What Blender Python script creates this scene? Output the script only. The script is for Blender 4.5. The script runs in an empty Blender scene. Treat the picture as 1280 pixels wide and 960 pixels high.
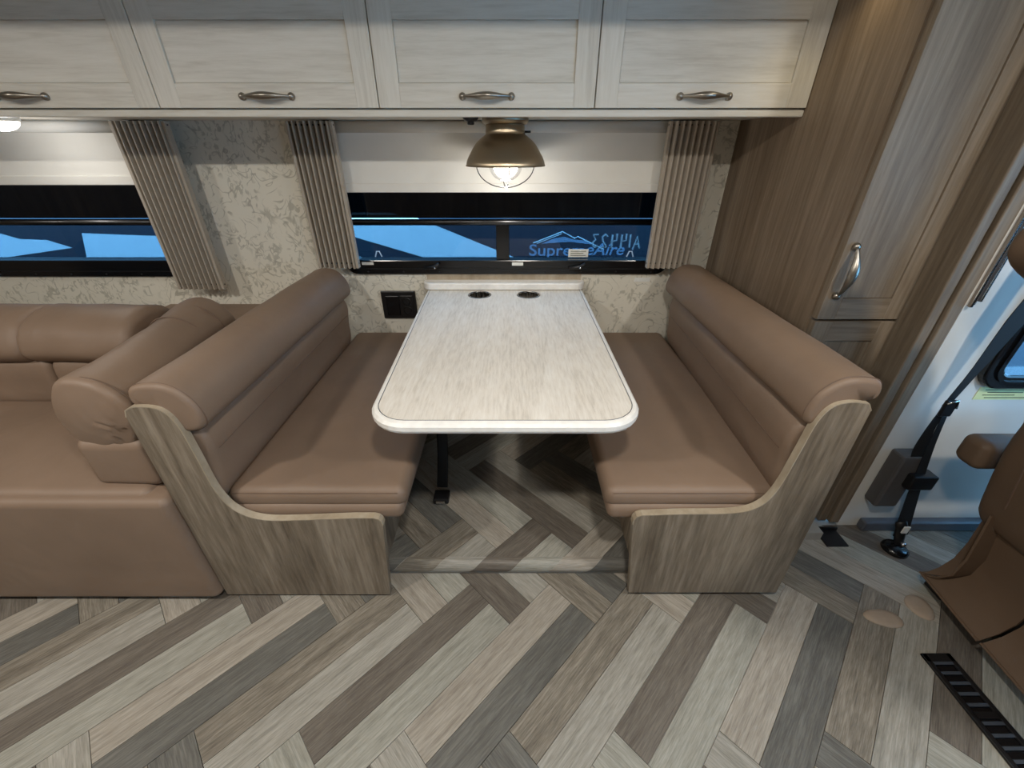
import bpy, bmesh, math, random
from mathutils import Vector, Matrix, noise
random.seed(7)
R = math.radians
scene = bpy.context.scene
C = scene.collection

# ------------------------------------------------------------------ camera
cam_d = bpy.data.cameras.new('camera')
cam_d.sensor_width = 36.0
cam_d.lens = 510.0 / 1280.0 * 36.0
cam_d.clip_start = 0.02
cam = bpy.data.objects.new('camera', cam_d)
C.objects.link(cam)
cam.location = (0, 0, 1.2)
cam.rotation_euler = (R(90 - 30.3), 0, 0)
scene.camera = cam

# ------------------------------------------------------------------ world: overcast blue daylight outside the coach
w = bpy.data.worlds.new('world')
scene.world = w
w.use_nodes = True
w.node_tree.nodes['Background'].inputs[0].default_value = (0.20, 0.56, 1.0, 1)
w.node_tree.nodes['Background'].inputs[1].default_value = 7.5

scene.view_settings.view_transform = 'Standard'
scene.view_settings.look = 'None'
scene.view_settings.gamma = 1.0
scene.view_settings.exposure = 0.15
scene.view_settings.use_curve_mapping = False

CEIL = 1.80
LAMP_W = 12.0          # watts of each ceiling puck over the aisle
REAR_W = 2.0           # dimmer row over the galley
LAMP_SPOTS = [(-2.4, 0.05), (-1.2, 0.05), (0.1, 0.05), (1.2, 0.05), (-1.2, -0.95), (0.1, -0.95), (1.2, -0.95)]  # leftmost spot is an added light, offsetting the blue cast over there

# ------------------------------------------------------------------ materials
def lin(r, g, b):
    f = lambda c: (c / 255 / 12.92) if c / 255 <= 0.04045 else ((c / 255 + 0.055) / 1.055) ** 2.4
    return (f(r), f(g), f(b), 1)

class NT:
    def __init__(s, name):
        s.m = bpy.data.materials.new(name); s.m.use_nodes = True
        s.t = s.m.node_tree; s.n = s.t.nodes; s.b = s.n['Principled BSDF']
    def add(s, typ, **kw):
        n = s.n.new(typ)
        for k, v in kw.items():
            if k in n.inputs.keys(): n.inputs[k].default_value = v
            else: setattr(n, k, v)
        return n
    def link(s, a, b): s.t.links.new(a, b)
    def ramp(s, fac, stops):
        r = s.n.new('ShaderNodeValToRGB'); e = r.color_ramp.elements
        while len(e) < len(stops): e.new(0.5)
        for i, (p, c) in enumerate(stops): e[i].position = p; e[i].color = c
        s.link(fac, r.inputs[0]); return r
    def coord(s, scale=(1, 1, 1), rnd=0.0, rot=(0, 0, 0)):
        tc = s.n.new('ShaderNodeTexCoord'); mp = s.n.new('ShaderNodeMapping')
        mp.inputs['Scale'].default_value = scale; mp.inputs['Rotation'].default_value = rot
        s.link(tc.outputs['Object'], mp.inputs[0])
        if rnd:
            oi = s.n.new('ShaderNodeObjectInfo'); m = s.n.new('ShaderNodeMath'); m.operation = 'MULTIPLY'
            m.inputs[1].default_value = rnd; s.link(oi.outputs['Random'], m.inputs[0])
            s.link(m.outputs[0], mp.inputs['Location'])
        return mp.outputs[0]
    def bump(s, h, strength=0.2, dist=0.002):
        b = s.n.new('ShaderNodeBump'); b.inputs['Strength'].default_value = strength
        b.inputs['Distance'].default_value = dist
        s.link(h, b.inputs['Height']); s.link(b.outputs[0], s.b.inputs['Normal'])

def plain(name, col, rough=0.5, metal=0.0, noise_amt=0.06, scale=40):
    t = NT(name)
    n = t.add('ShaderNodeTexNoise', Scale=scale, Detail=3.0)
    t.link(t.coord(), n.inputs['Vector'])
    lo = tuple(c * (1 - noise_amt) for c in col[:3]) + (1,); hi = tuple(min(1, c * (1 + noise_amt)) for c in col[:3]) + (1,)
    r = t.ramp(n.outputs['Fac'], [(0.3, lo), (0.7, hi)])
    t.link(r.outputs[0], t.b.inputs['Base Color'])
    t.b.inputs['Roughness'].default_value = rough; t.b.inputs['Metallic'].default_value = metal
    return t.m

def wood(name, dark, mid, light, grain=(1, 1, 1), rough=0.5, rnd=0.0, contrast=1.0, bump=0.15, fine=1.0):
    """wood print: grain = stretch per axis (small number along the grain)"""
    t = NT(name)
    co = t.coord(grain, rnd)
    n1 = t.add('ShaderNodeTexNoise', Scale=0.55, Detail=3.0, Roughness=0.55, Distortion=0.9)
    t.link(co, n1.inputs['Vector'])
    n2 = t.add('ShaderNodeTexNoise', Scale=4.2, Detail=5.0, Roughness=0.65, Distortion=0.2)
    t.link(co, n2.inputs['Vector'])
    mxf = t.add('ShaderNodeMix', data_type='FLOAT'); mxf.inputs[0].default_value = 0.5 * fine
    t.link(n1.outputs['Fac'], mxf.inputs[2]); t.link(n2.outputs['Fac'], mxf.inputs[3])
    d = 0.14 / contrast
    r = t.ramp(mxf.outputs[0], [(0.5 - d, dark), (0.5, mid), (0.5 + d, light)])
    t.link(r.outputs[0], t.b.inputs['Base Color'])
    t.b.inputs['Roughness'].default_value = rough
    t.b.inputs['Specular IOR Level'].default_value = 0.3
    t.bump(n2.outputs['Fac'], bump, 0.001)
    return t.m

def vinyl(name, col, rough=0.42):
    t = NT(name)
    n = t.add('ShaderNodeTexNoise', Scale=4.0, Detail=4.0, Roughness=0.6)
    t.link(t.coord(), n.inputs['Vector'])
    lo = tuple(c * 0.90 for c in col[:3]) + (1,); hi = tuple(c * 1.08 for c in col[:3]) + (1,)
    r = t.ramp(n.outputs['Fac'], [(0.3, lo), (0.7, hi)])
    t.link(r.outputs[0], t.b.inputs['Base Color'])
    v = t.add('ShaderNodeTexVoronoi', Scale=420.0)
    t.link(t.coord(), v.inputs['Vector'])
    wr = t.add('ShaderNodeTexNoise', Scale=7.0, Detail=2.0, Distortion=0.8)
    t.link(t.coord((1, 0.6, 1)), wr.inputs['Vector'])
    b1 = t.n.new('ShaderNodeBump'); b1.inputs['Strength'].default_value = 0.35; b1.inputs['Distance'].default_value = 0.012
    t.link(wr.outputs['Fac'], b1.inputs['Height'])
    b2 = t.n.new('ShaderNodeBump'); b2.inputs['Strength'].default_value = 0.12; b2.inputs['Distance'].default_value = 0.001
    t.link(v.outputs['Distance'], b2.inputs['Height']); t.link(b1.outputs[0], b2.inputs['Normal'])
    t.link(b2.outputs[0], t.b.inputs['Normal'])
    t.b.inputs['Roughness'].default_value = rough
    t.b.inputs['Specular IOR Level'].default_value = 0.32
    return t.m

def metal(name, col, rough=0.3):
    t = NT(name)
    t.b.inputs['Base Color'].default_value = col; t.b.inputs['Metallic'].default_value = 1.0
    n = t.add('ShaderNodeTexNoise', Scale=20.0, Detail=2.0)
    t.link(t.coord(), n.inputs['Vector'])
    r = t.ramp(n.outputs['Fac'], [(0.3, (rough * .92,) * 3 + (1,)), (0.7, (rough * 1.1,) * 3 + (1,))])
    t.link(r.outputs[0], t.b.inputs['Roughness'])
    return t.m

def pane(name, tint, gloss=0.06):
    t = NT(name); t.n.remove(t.b)
    out = t.n['Material Output']
    tr = t.n.new('ShaderNodeBsdfTransparent'); tr.inputs[0].default_value = tint
    gl = t.n.new('ShaderNodeBsdfGlossy'); gl.inputs['Roughness'].default_value = 0.03
    fr = t.n.new('ShaderNodeFresnel'); fr.inputs[0].default_value = 1.45
    mx = t.n.new('ShaderNodeMixShader')
    ge = t.n.new('ShaderNodeNewGeometry'); iv = t.add('ShaderNodeMath', operation='SUBTRACT'); iv.inputs[0].default_value = 1.0
    t.link(ge.outputs['Backfacing'], iv.inputs[1])
    mu = t.add('ShaderNodeMath', operation='MULTIPLY'); t.link(fr.outputs[0], mu.inputs[0]); t.link(iv.outputs[0], mu.inputs[1])
    t.link(mu.outputs[0], mx.inputs[0]); t.link(tr.outputs[0], mx.inputs[1]); t.link(gl.outputs[0], mx.inputs[2])
    t.link(mx.outputs[0], out.inputs[0])
    return t.m

def glow(name, col, strength):
    t = NT(name)
    t.b.inputs['Base Color'].default_value = (0.9, 0.9, 0.9, 1)
    t.b.inputs['Emission Color'].default_value = col; t.b.inputs['Emission Strength'].default_value = strength
    return t.m

def wallpaper():
    t = NT('floral_wallpaper')
    co = t.coord()
    base = lin(222, 217, 203); ink = lin(172, 168, 154); ink2 = lin(182, 178, 164)
    warp = t.add('ShaderNodeTexNoise', Scale=6.0, Detail=1.0); t.link(co, warp.inputs['Vector'])
    n = t.add('ShaderNodeTexNoise', Scale=9.0, Detail=1.5, Distortion=2.2); t.link(co, n.inputs['Vector'])
    vine = t.ramp(n.outputs['Fac'], [(0.47, (0, 0, 0, 1)), (0.5, (1, 1, 1, 1)), (0.53, (0, 0, 0, 1))])
    m = t.add('ShaderNodeTexNoise', Scale=14.0, Detail=2.0); t.link(co, m.inputs['Vector'])
    mask = t.ramp(m.outputs['Fac'], [(0.42, (0, 0, 0, 1)), (0.54, (1, 1, 1, 1))])
    mu = t.add('ShaderNodeMath', operation='MULTIPLY'); t.link(vine.outputs[0], mu.inputs[0]); t.link(mask.outputs[0], mu.inputs[1])
    v = t.add('ShaderNodeTexNoise', Scale=34.0, Detail=2.0, Distortion=1.6); t.link(t.coord((1, 1, 0.65), 0, (0, 0.6, 0)), v.inputs['Vector'])
    leaf = t.ramp(v.outputs['Fac'], [(0.54, (0, 0, 0, 1)), (0.60, (1, 1, 1, 1))])
    m2 = t.add('ShaderNodeTexNoise', Scale=10.0, Detail=1.0); t.link(t.coord((1, 1, 1), 0, (0.4, 0.2, 0)), m2.inputs['Vector'])
    mask2 = t.ramp(m2.outputs['Fac'], [(0.43, (0, 0, 0, 1)), (0.54, (0.85, 0.85, 0.85, 1))])
    mu2 = t.add('ShaderNodeMath', operation='MULTIPLY'); t.link(leaf.outputs[0], mu2.inputs[0]); t.link(mask2.outputs[0], mu2.inputs[1])
    a = t.add('ShaderNodeMix', data_type='RGBA'); a.inputs[6].default_value = base; a.inputs[7].default_value = ink2
    t.link(mu2.outputs[0], a.inputs[0])
    b = t.add('ShaderNodeMix', data_type='RGBA'); b.inputs[7].default_value = ink
    t.link(mu.outputs[0], b.inputs[0]); t.link(a.outputs[2], b.inputs[6])
    t.link(b.outputs[2], t.b.inputs['Base Color'])
    t.b.inputs['Roughness'].default_value = 0.6
    return t.m

M = {}
M['wallpaper'] = wallpaper()
M['vinyl'] = vinyl('tan_vinyl', lin(127, 107, 91), 0.5)
M['vinyl_seam'] = plain('tan_thread', lin(104, 84, 70), 0.6)
M['chair_vinyl'] = vinyl('brown_vinyl', lin(98, 79, 63), 0.6)
M['panel_v'] = wood('taupe_oak_upright', lin(90, 79, 66), lin(122, 110, 95), lin(148, 136, 120), (22, 22, 1.6), 0.45, contrast=1.0)
M['panel_h'] = wood('taupe_oak_level', lin(90, 79, 66), lin(122, 110, 95), lin(148, 136, 120), (1.6, 22, 22), 0.45, contrast=1.0)
M['panel_dark'] = wood('dark_oak_side', lin(96, 80, 64), lin(122, 106, 89), lin(144, 128, 110), (22, 22, 1.1), 0.42, contrast=0.8)
M['door_v'] = wood('taupe_oak_door', lin(92, 80, 66), lin(114, 101, 86), lin(134, 121, 105), (22, 22, 1.3), 0.5, contrast=0.9)
M['door_h'] = wood('taupe_oak_door_rail', lin(92, 80, 66), lin(114, 101, 86), lin(134, 121, 105), (1.3, 22, 22), 0.5, contrast=0.9)
M['edge_band'] = wood('pale_edge_band', lin(140, 127, 108), lin(160, 147, 127), lin(176, 164, 145), (6, 6, 3), 0.5)
M['white_h'] = wood('white_oak_level', lin(194, 188, 176), lin(214, 209, 198), lin(225, 221, 212), (2.2, 30, 30), 0.45, contrast=0.75, bump=0.06)
M['white_v'] = wood('white_oak_upright', lin(194, 188, 176), lin(214, 209, 198), lin(225, 221, 212), (30, 30, 2.2), 0.45, contrast=0.75, bump=0.06)
M['table'] = wood('white_maple_top', lin(198, 191, 181), lin(219, 213, 204), lin(230, 226, 219), (30, 3.4, 30), 0.5, contrast=0.85, bump=0.05, fine=1.3)
M['table_edge'] = plain('white_table_edge', lin(236, 234, 230), 0.35)
PLANK = {}
for k, (a, b, c) in {
    'beige': ((124, 116, 106), (149, 142, 131), (168, 161, 150)),
    'dark': ((78, 76, 72), (96, 94, 89), (114, 112, 106)),
    'streak': ((91, 84, 75), (118, 111, 100), (145, 138, 126)),
    'light': ((120, 117, 108), (145, 141, 132), (165, 161, 152)),
    'brown': ((82, 75, 68), (101, 94, 86), (119, 112, 103)),
    'pale': ((120, 118, 109), (144, 142, 132), (164, 161, 152))}.items():
    PLANK[k] = wood('plank_' + k, lin(*a), lin(*b), lin(*c), (5.0, 75, 75), 0.42, rnd=37.0, contrast=1.0, bump=0.12, fine=1.2)
PLANK_H = {k: PLANK[k] for k in PLANK}
M['floor_joint'] = plain('floor_joint', lin(150, 146, 138), 0.5)
M['nose'] = wood('floor_nosing', lin(100, 95, 88), lin(140, 135, 126), lin(176, 171, 160), (9, 4, 4), 0.3)
M['black'] = plain('black_plastic', lin(22, 22, 24), 0.35)
M['black_gloss'] = plain('black_gloss', lin(14, 15, 18), 0.18)
M['webbing'] = plain('black_webbing', lin(17, 17, 19), 0.75)
M['bar_metal'] = metal('bar_metal', lin(84, 84, 86), 0.3)
M['slat'] = plain('slat_grey', lin(62, 68, 76), 0.3)
M['grey_plastic'] = plain('grey_plastic', lin(78, 76, 76), 0.5)
M['rail_grey'] = plain('rail_grey', lin(82, 86, 94), 0.35)
M['shade'] = plain('white_shade_fabric', lin(222, 220, 214), 0.75, noise_amt=0.03, scale=8)
M['curtain'] = plain('greige_curtain', lin(166, 156, 143), 0.8, noise_amt=0.05)
M['white_wall'] = plain('white_wall_panel', lin(208, 206, 200), 0.55, noise_amt=0.03, scale=6)
M['ceil'] = plain('ceiling_white', lin(215, 212, 205), 0.7, noise_amt=0.02, scale=6)
M['pewter'] = metal('brushed_pewter', lin(158, 152, 143), 0.33)
M['bronze'] = metal('brushed_bronze', lin(165, 150, 128), 0.33)
_t = M['bronze'].node_tree; _b = _t.nodes['Principled BSDF']; _b.inputs['Anisotropic'].default_value = 0.85
_tg = _t.nodes.new('ShaderNodeTangent'); _tg.direction_type = 'RADIAL'; _tg.axis = 'Z'; _t.links.new(_tg.outputs[0], _b.inputs['Tangent'])
M['chrome'] = metal('chrome', lin(220, 220, 222), 0.12)
M['steel'] = metal('cup_steel', lin(150, 148, 144), 0.25)
M['glass_clear'] = pane('clear_glass', (0.9, 0.9, 0.9, 1))
M['glass_tint'] = pane('tinted_glass', (0.37, 0.41, 0.43, 1))
M['glass_tint_light'] = pane('light_tinted_glass', (0.6, 0.63, 0.66, 1))
M['glass_dark'] = pane('dark_tinted_glass', (0.07, 0.07, 0.07, 1))
M['paper'] = plain('white_label', lin(225, 225, 220), 0.6)
M['yellow'] = plain('yellow_label', lin(216, 218, 160), 0.6)
M['ink'] = plain('label_ink', lin(80, 84, 60), 0.7)
M['marker'] = plain('white_marker', lin(250, 250, 250), 0.6)
_t = M['marker'].node_tree; _tr = _t.nodes.new('ShaderNodeBsdfTranslucent'); _tr.inputs[0].default_value = (0.95, 0.95, 0.95, 1)
_mx = _t.nodes.new('ShaderNodeMixShader'); _mx.inputs[0].default_value = 0.75
_t.links.new(_t.nodes['Principled BSDF'].outputs[0], _mx.inputs[1]); _t.links.new(_tr.outputs[0], _mx.inputs[2])
_t.links.new(_mx.outputs[0], _t.nodes['Material Output'].inputs[0])
M['navy'] = plain('navy_coach_paint', lin(26, 34, 50), 0.4, scale=3)
M['coach_white'] = plain('white_coach_paint', lin(246, 246, 246), 0.5, noise_amt=0.02, scale=14)
M['decal'] = plain('silver_decal', lin(140, 155, 178), 0.5)
M['asphalt'] = plain('asphalt', lin(70, 74, 80), 0.9, noise_amt=0.2)
M['bulb'] = glow('warm_bulb', (1.0, 0.93, 0.82, 1), 5.0)
M['led'] = glow('led_lens', (1.0, 0.95, 0.86, 1), 9.0)
M['pad'] = plain('beige_pad', lin(150, 134, 118), 0.7)

# ------------------------------------------------------------------ mesh helpers
class MB:
    def __init__(s): s.v = []; s.f = []
    def add(s, vs, fs):
        o = len(s.v); s.v += [tuple(p) for p in vs]; s.f += [tuple(i + o for i in f) for f in fs]; return s
    def box(s, x0, x1, y0, y1, z0, z1):
        return s.add([(x0, y0, z0), (x1, y0, z0), (x1, y1, z0), (x0, y1, z0), (x0, y0, z1), (x1, y0, z1), (x1, y1, z1), (x0, y1, z1)],
                     [(0, 3, 2, 1), (4, 5, 6, 7), (0, 1, 5, 4), (1, 2, 6, 5), (2, 3, 7, 6), (3, 0, 4, 7)])
    def prism(s, poly, a0, a1, axis='y'):
        """poly: 2D points; axis y -> (x,z), axis z -> (x,y), axis x -> (y,z)"""
        def P(p, a):
            return (p[0], a, p[1]) if axis == 'y' else ((p[0], p[1], a) if axis == 'z' else (a, p[0], p[1]))
        n = len(poly)
        return s.add([P(p, a0) for p in poly] + [P(p, a1) for p in poly],
                     [tuple(range(n)), tuple(reversed(range(n, 2 * n)))] + [(i, i + n, (i + 1) % n + n, (i + 1) % n) for i in range(n)])
    def ring(s, outer, inner, a0, a1):
        """frame in the xz plane between two loops with the same count"""
        n = len(outer)
        vs = [(p[0], a0, p[1]) for p in outer] + [(p[0], a0, p[1]) for p in inner] + [(p[0], a1, p[1]) for p in outer] + [(p[0], a1, p[1]) for p in inner]
        fs = []
        for i in range(n):
            j = (i + 1) % n
            fs += [(i, j, j + n, i + n), (i + 2 * n, i + 3 * n, j + 3 * n, j + 2 * n), (i, i + 2 * n, j + 2 * n, j), (i + n, j + n, j + 3 * n, i + 3 * n)]
        return s.add(vs, fs)
    def tube(s, pts, r, seg=8, closed=False, flat=None):
        pts = [Vector(p) for p in pts]; n = len(pts); rr = r if isinstance(r, (list, tuple)) else [r] * n
        vs = []
        up = None
        for i, p in enumerate(pts):
            if closed: t = pts[(i + 1) % n] - pts[i - 1]
            else: t = pts[min(i + 1, n - 1)] - pts[max(i - 1, 0)]
            t.normalize()
            if up is None:
                up = Vector((0, 0, 1)) if abs(t.z) < 0.9 else Vector((0, 1, 0))
            a = t.cross(up); a.normalize(); b = a.cross(t); b.normalize(); up = b
            for k in range(seg):
                th = 2 * math.pi * k / seg
                fa, fb = (1, 1) if flat is None else flat
                vs.append(p + a * (math.cos(th) * rr[i] * fa) + b * (math.sin(th) * rr[i] * fb))
        fs = []
        m = n if closed else n - 1
        for i in range(m):
            j = (i + 1) % n
            for k in range(seg):
                k2 = (k + 1) % seg
                fs.append((i * seg + k, i * seg + k2, j * seg + k2, j * seg + k))
        if not closed:
            fs += [tuple(reversed(range(seg))), tuple(range((n - 1) * seg, n * seg))]
        return s.add(vs, fs)
    def lathe(s, prof, c, seg=40, axis='z'):
        """prof: (radius, height)"""
        vs = []
        for r, h in prof:
            for k in range(seg):
                th = 2 * math.pi * k / seg
                q = (r * math.cos(th), r * math.sin(th))
                vs.append((c[0] + q[0], c[1] + q[1], c[2] + h) if axis == 'z' else (c[0] + q[0], c[1] + h, c[2] + q[1]))
        fs = []
        for i in range(len(prof) - 1):
            for k in range(seg):
                k2 = (k + 1) % seg
                fs.append((i * seg + k, i * seg + k2, (i + 1) * seg + k2, (i + 1) * seg + k))
        if prof[0][0] > 1e-6: pass
        return s.add(vs, fs)
    def build(s, name, mat, parent=None, bevel=0.0, smooth=False, segs=2, angle=40):
        me = bpy.data.meshes.new(name); me.from_pydata(s.v, [], s.f); me.validate()
        bm = bmesh.new(); bm.from_mesh(me)
        bmesh.ops.remove_doubles(bm, verts=bm.verts, dist=1e-6)
        bmesh.ops.recalc_face_normals(bm, faces=bm.faces)
        bm.to_mesh(me); bm.free()
        me.materials.append(mat)
        if smooth:
            for p in me.polygons: p.use_smooth = True
        o = bpy.data.objects.new(name, me); C.objects.link(o)
        if parent: o.parent = parent
        if bevel:
            b = o.modifiers.new('bevel', 'BEVEL'); b.width = bevel; b.segments = segs; b.limit_method = 'ANGLE'; b.angle_limit = R(angle)
        return o

def thing(name, label, cat, group=None):
    o = bpy.data.objects.new(name, None); C.objects.link(o); o.empty_display_size = 0.05
    return tag(o, label, cat, group)
def tag(o, label=None, cat=None, group=None, kind=None):
    if label: o['label'] = label
    if cat: o['category'] = cat
    if group: o['group'] = group
    if kind: o['kind'] = kind
    return o
def struct(o, label=None, cat=None):
    o['kind'] = 'structure'
    return tag(o, label, cat)
def rrect(x0, x1, z0, z1, r, n=6):
    pts = []
    for cx, cz, a in ((x1 - r, z1 - r, 0), (x0 + r, z1 - r, 90), (x0 + r, z0 + r, 180), (x1 - r, z0 + r, 270)):
        for i in range(n + 1):
            t = R(a + 90 * i / n); pts.append((cx + r * math.cos(t), cz + r * math.sin(t)))
    return pts
def smooth_path(pts, n=6, closed=False):
    """Catmull-Rom through 2D or 3D points"""
    P = [Vector(p) for p in pts]; out = []; m = len(P)
    rng = m if closed else m - 1
    for i in range(rng):
        if closed: p0, p1, p2, p3 = P[i - 1], P[i], P[(i + 1) % m], P[(i + 2) % m]
        else: p0, p1, p2, p3 = P[max(i - 1, 0)], P[i], P[i + 1], P[min(i + 2, m - 1)]
        for k in range(n):
            t = k / n
            out.append(0.5 * ((2 * p1) + (p2 - p0) * t + (2 * p0 - 5 * p1 + 4 * p2 - p3) * t * t + (3 * p1 - p0 - 3 * p2 + p3) * t ** 3))
    if not closed: out.append(P[-1])
    return [tuple(p) for p in out]

def cushion(name, x0, x1, y0, y1, z0, z1, r, mat, parent, puff=0.0, wrinkle=0.0, seed=0.0, shear=None):
    """soft rounded box with a little crown and creases"""
    c = ((x0 + x1) / 2, (y0 + y1) / 2, (z0 + z1) / 2); h = ((x1 - x0) / 2, (y1 - y0) / 2, (z1 - z0) / 2)
    r = min(r, min(h) * 0.999)
    def ticks(hh):
        e = [hh - r + r * math.tan(k / 4 * math.pi / 4) for k in range(5)]
        n = max(2, min(14, int((hh - r) / 0.03)))
        mid = [-(hh - r) + 2 * (hh - r) * i / n for i in range(n + 1)] if hh - r > 1e-4 else [0]
        return sorted(set([round(-q, 6) for q in e] + [round(q, 6) for q in mid] + [round(q, 6) for q in e]))
    T = [ticks(q) for q in h]
    mb = MB()
    for ax in range(3):
        a, b = [k for k in range(3) if k != ax]
        for sg in (-1, 1):
            vs = []; na, nb = len(T[a]), len(T[b])
            for i in T[a]:
                for j in T[b]:
                    p = [0, 0, 0]; p[ax] = sg * h[ax]; p[a] = i; p[b] = j
                    inn = [max(-(h[k] - r), min(h[k] - r, p[k])) for k in range(3)]
                    d = Vector([p[k] - inn[k] for k in range(3)])
                    if d.length > 1e-9: d = d.normalized() * r
                    q = [inn[k] + d[k] for k in range(3)]
                    u = [q[k] / h[k] for k in range(3)]
                    q[2] += puff * (1 - u[0] ** 2) * (1 - u[1] ** 2) * (1 if u[2] > 0 else 0.0)
                    if wrinkle:
                        nz = noise.noise(Vector((q[0] * 7 + seed, q[1] * 7, q[2] * 7))) + 0.5 * noise.noise(Vector((q[0] * 18 + seed, q[1] * 14, q[2] * 18)))
                        dn = Vector(q).normalized() * nz * wrinkle
                        q = [q[k] + dn[k] for k in range(3)]
                    if shear: q[0] += shear * (q[2] + h[2])
                    vs.append([c[k] + q[k] for k in range(3)])
            fs = [(i * nb + j, i * nb + j + 1, (i + 1) * nb + j + 1, (i + 1) * nb + j) for i in range(na - 1) for j in range(nb - 1)]
            mb.add(vs, fs)
    return mb.build(name, mat, parent, smooth=True)

def bolster(name, prof, y0, y1, er, mat, parent, wrinkle=0.0, seed=0.0, dxy=(0, 0), axis='y', ny=16, gather=None):
    """closed 2D profile (a, z) lofted along y (or along x when axis='x') with rounded ends"""
    cx = sum(p[0] for p in prof) / len(prof); cz = sum(p[1] for p in prof) / len(prof)
    secs = []
    for k in range(6):
        t = R(90 * k / 5); secs.append((y0 + er * (1 - math.sin(t)), er * (1 - math.cos(t))))
    secs = [(y0 + er * (1 - math.cos(R(18 * k))), er * (1 - math.sin(R(18 * k)))) for k in range(6)]
    mids = [(y0 + er + (y1 - y0 - 2 * er) * k / ny, 0) for k in range(1, ny)]
    secs = secs + mids + [(y1 - (s[0] - y0), s[1]) for s in reversed(secs)]
    vs = []; n = len(prof)
    for y, ins in secs:
        t = (y - y0) / (y1 - y0)
        for p in prof:
            dx, dz = p[0] - cx, p[1] - cz; L = math.hypot(dx, dz); f = max(0.05, 1 - ins / L)
            q = Vector((cx + dx * f + dxy[0] * t, y, cz + dz * f + dxy[1] * t))
            if wrinkle:
                nz = noise.noise(Vector((q.x * 9 + seed, q.y * 6, q.z * 9))) + 0.6 * noise.noise(Vector((q.x * 24 + seed, q.y * 10, q.z * 24)))
                q.x += dx / L * nz * wrinkle; q.z += dz / L * nz * wrinkle
            vs.append((q.x, q.y, q.z) if axis == 'y' else (q.y, q.x, q.z))
    fs = []
    for i in range(len(secs) - 1):
        for k in range(n):
            k2 = (k + 1) % n
            fs.append((i * n + k, i * n + k2, (i + 1) * n + k2, (i + 1) * n + k))
    fs.append(tuple(range((len(secs) - 1) * n, len(secs) * n)))
    if gather:
        base = 0; px, pz = gather[1]
        for ring in range(1, 7):
            f = 1 - ring / 7; o = len(vs)
            for k in range(n):
                v0 = Vector(vs[k]); x = cx + (v0.x - cx) * f; z = cz + (v0.z - cz) * f
                dist = math.hypot(x - px, z - pz); ang = math.atan2(z - pz, x - px)
                fold = math.sin(ang * 17 + 2 * math.sin(dist * 60)) * gather[2] * math.exp(-(dist / 0.07) ** 2)
                vs.append((x, y0 - gather[0] * (1 - f * f) + fold, z))
            for k in range(n): fs.append((base + k, base + (k + 1) % n, o + (k + 1) % n, o + k))
            base = o
        fs.append(tuple(range(base, base + n)))
    else: fs.append(tuple(range(n)))
    return MB().add(vs, fs).build(name, mat, parent, smooth=True)

def slab_holes(name, outer, holes, z0, z1, mat, parent):
    """flat board with round holes through it"""
    bm = bmesh.new()
    edges = []
    for loop in [outer] + holes:
        vs = [bm.verts.new((p[0], p[1], z1)) for p in loop]
        edges += [bm.edges.new((vs[i], vs[(i + 1) % len(vs)])) for i in range(len(vs))]
    bmesh.ops.triangle_fill(bm, edges=edges, use_beauty=True)
    # drop faces that fell inside a hole
    def inside(c, lp):
        cx = sum(p[0] for p in lp) / len(lp); cy = sum(p[1] for p in lp) / len(lp)
        return math.hypot(c.x - cx, c.y - cy) < math.hypot(lp[0][0] - cx, lp[0][1] - cy) * 0.9
    bad = [f for f in bm.faces if any(inside(f.calc_center_median(), h) for h in holes)]
    if bad: bmesh.ops.delete(bm, geom=bad, context='FACES_ONLY')
    ret = bmesh.ops.extrude_face_region(bm, geom=bm.faces[:])
    for v in [g for g in ret['geom'] if isinstance(g, bmesh.types.BMVert)]: v.co.z = z0
    bmesh.ops.recalc_face_normals(bm, faces=bm.faces)
    me = bpy.data.meshes.new(name); bm.to_mesh(me); bm.free(); me.materials.append(mat)
    o = bpy.data.objects.new(name, me); C.objects.link(o); o.parent = parent
    return o

def text_mesh(name, body, size, loc, mat, parent, width=None, depth=0.004, shear=0.0, offset=0.0):
    """lettering standing in the xz plane facing -y"""
    cu = bpy.data.curves.new(name, 'FONT'); cu.body = body; cu.size = size; cu.extrude = depth / 2; cu.shear = shear; cu.offset = offset
    tmp = bpy.data.objects.new(name, cu); C.objects.link(tmp)
    dg = bpy.context.evaluated_depsgraph_get()
    me = bpy.data.meshes.new_from_object(tmp.evaluated_get(dg))
    bpy.data.objects.remove(tmp); bpy.data.curves.remove(cu)
    xs = [v.co.x for v in me.vertices]; x0, x1 = min(xs), max(xs)
    k = (width / (x1 - x0)) if width else 1.0
    for v in me.vertices:
        x, y, z = v.co; v.co = (loc[0] + (x - x0) * k, loc[1] - z, loc[2] + y)
    me.materials.clear(); me.materials.append(mat)
    o = bpy.data.objects.new(name, me); C.objects.link(o); o.parent = parent
    return o

# ------------------------------------------------------------------ room shell
YW = 1.865      # inner face of the slide-out's window wall
YC = 1.03       # inner face of the coach side wall beside the slide-out
XL, XR = -3.3, 2.5

floor = struct(MB().box(XL, 3.6, -1.74, 1.10, -0.06, -0.006).box(XL, 1.19, 1.10, YW + 0.05, -0.06, -0.006).build('floor', M['floor_joint']), 'grey and taupe wood-look herringbone plank floor', 'floor')
plat = struct(MB().box(-0.88, 0.79, 0.835, YW + 0.05, 0.0002, 0.054).box(0.79, 1.085, 0.965, YW + 0.05, 0.0002, 0.035).build('floor_slideout', M['floor_joint']), 'raised herringbone floor of the slide-out under the table', 'floor')

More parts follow.
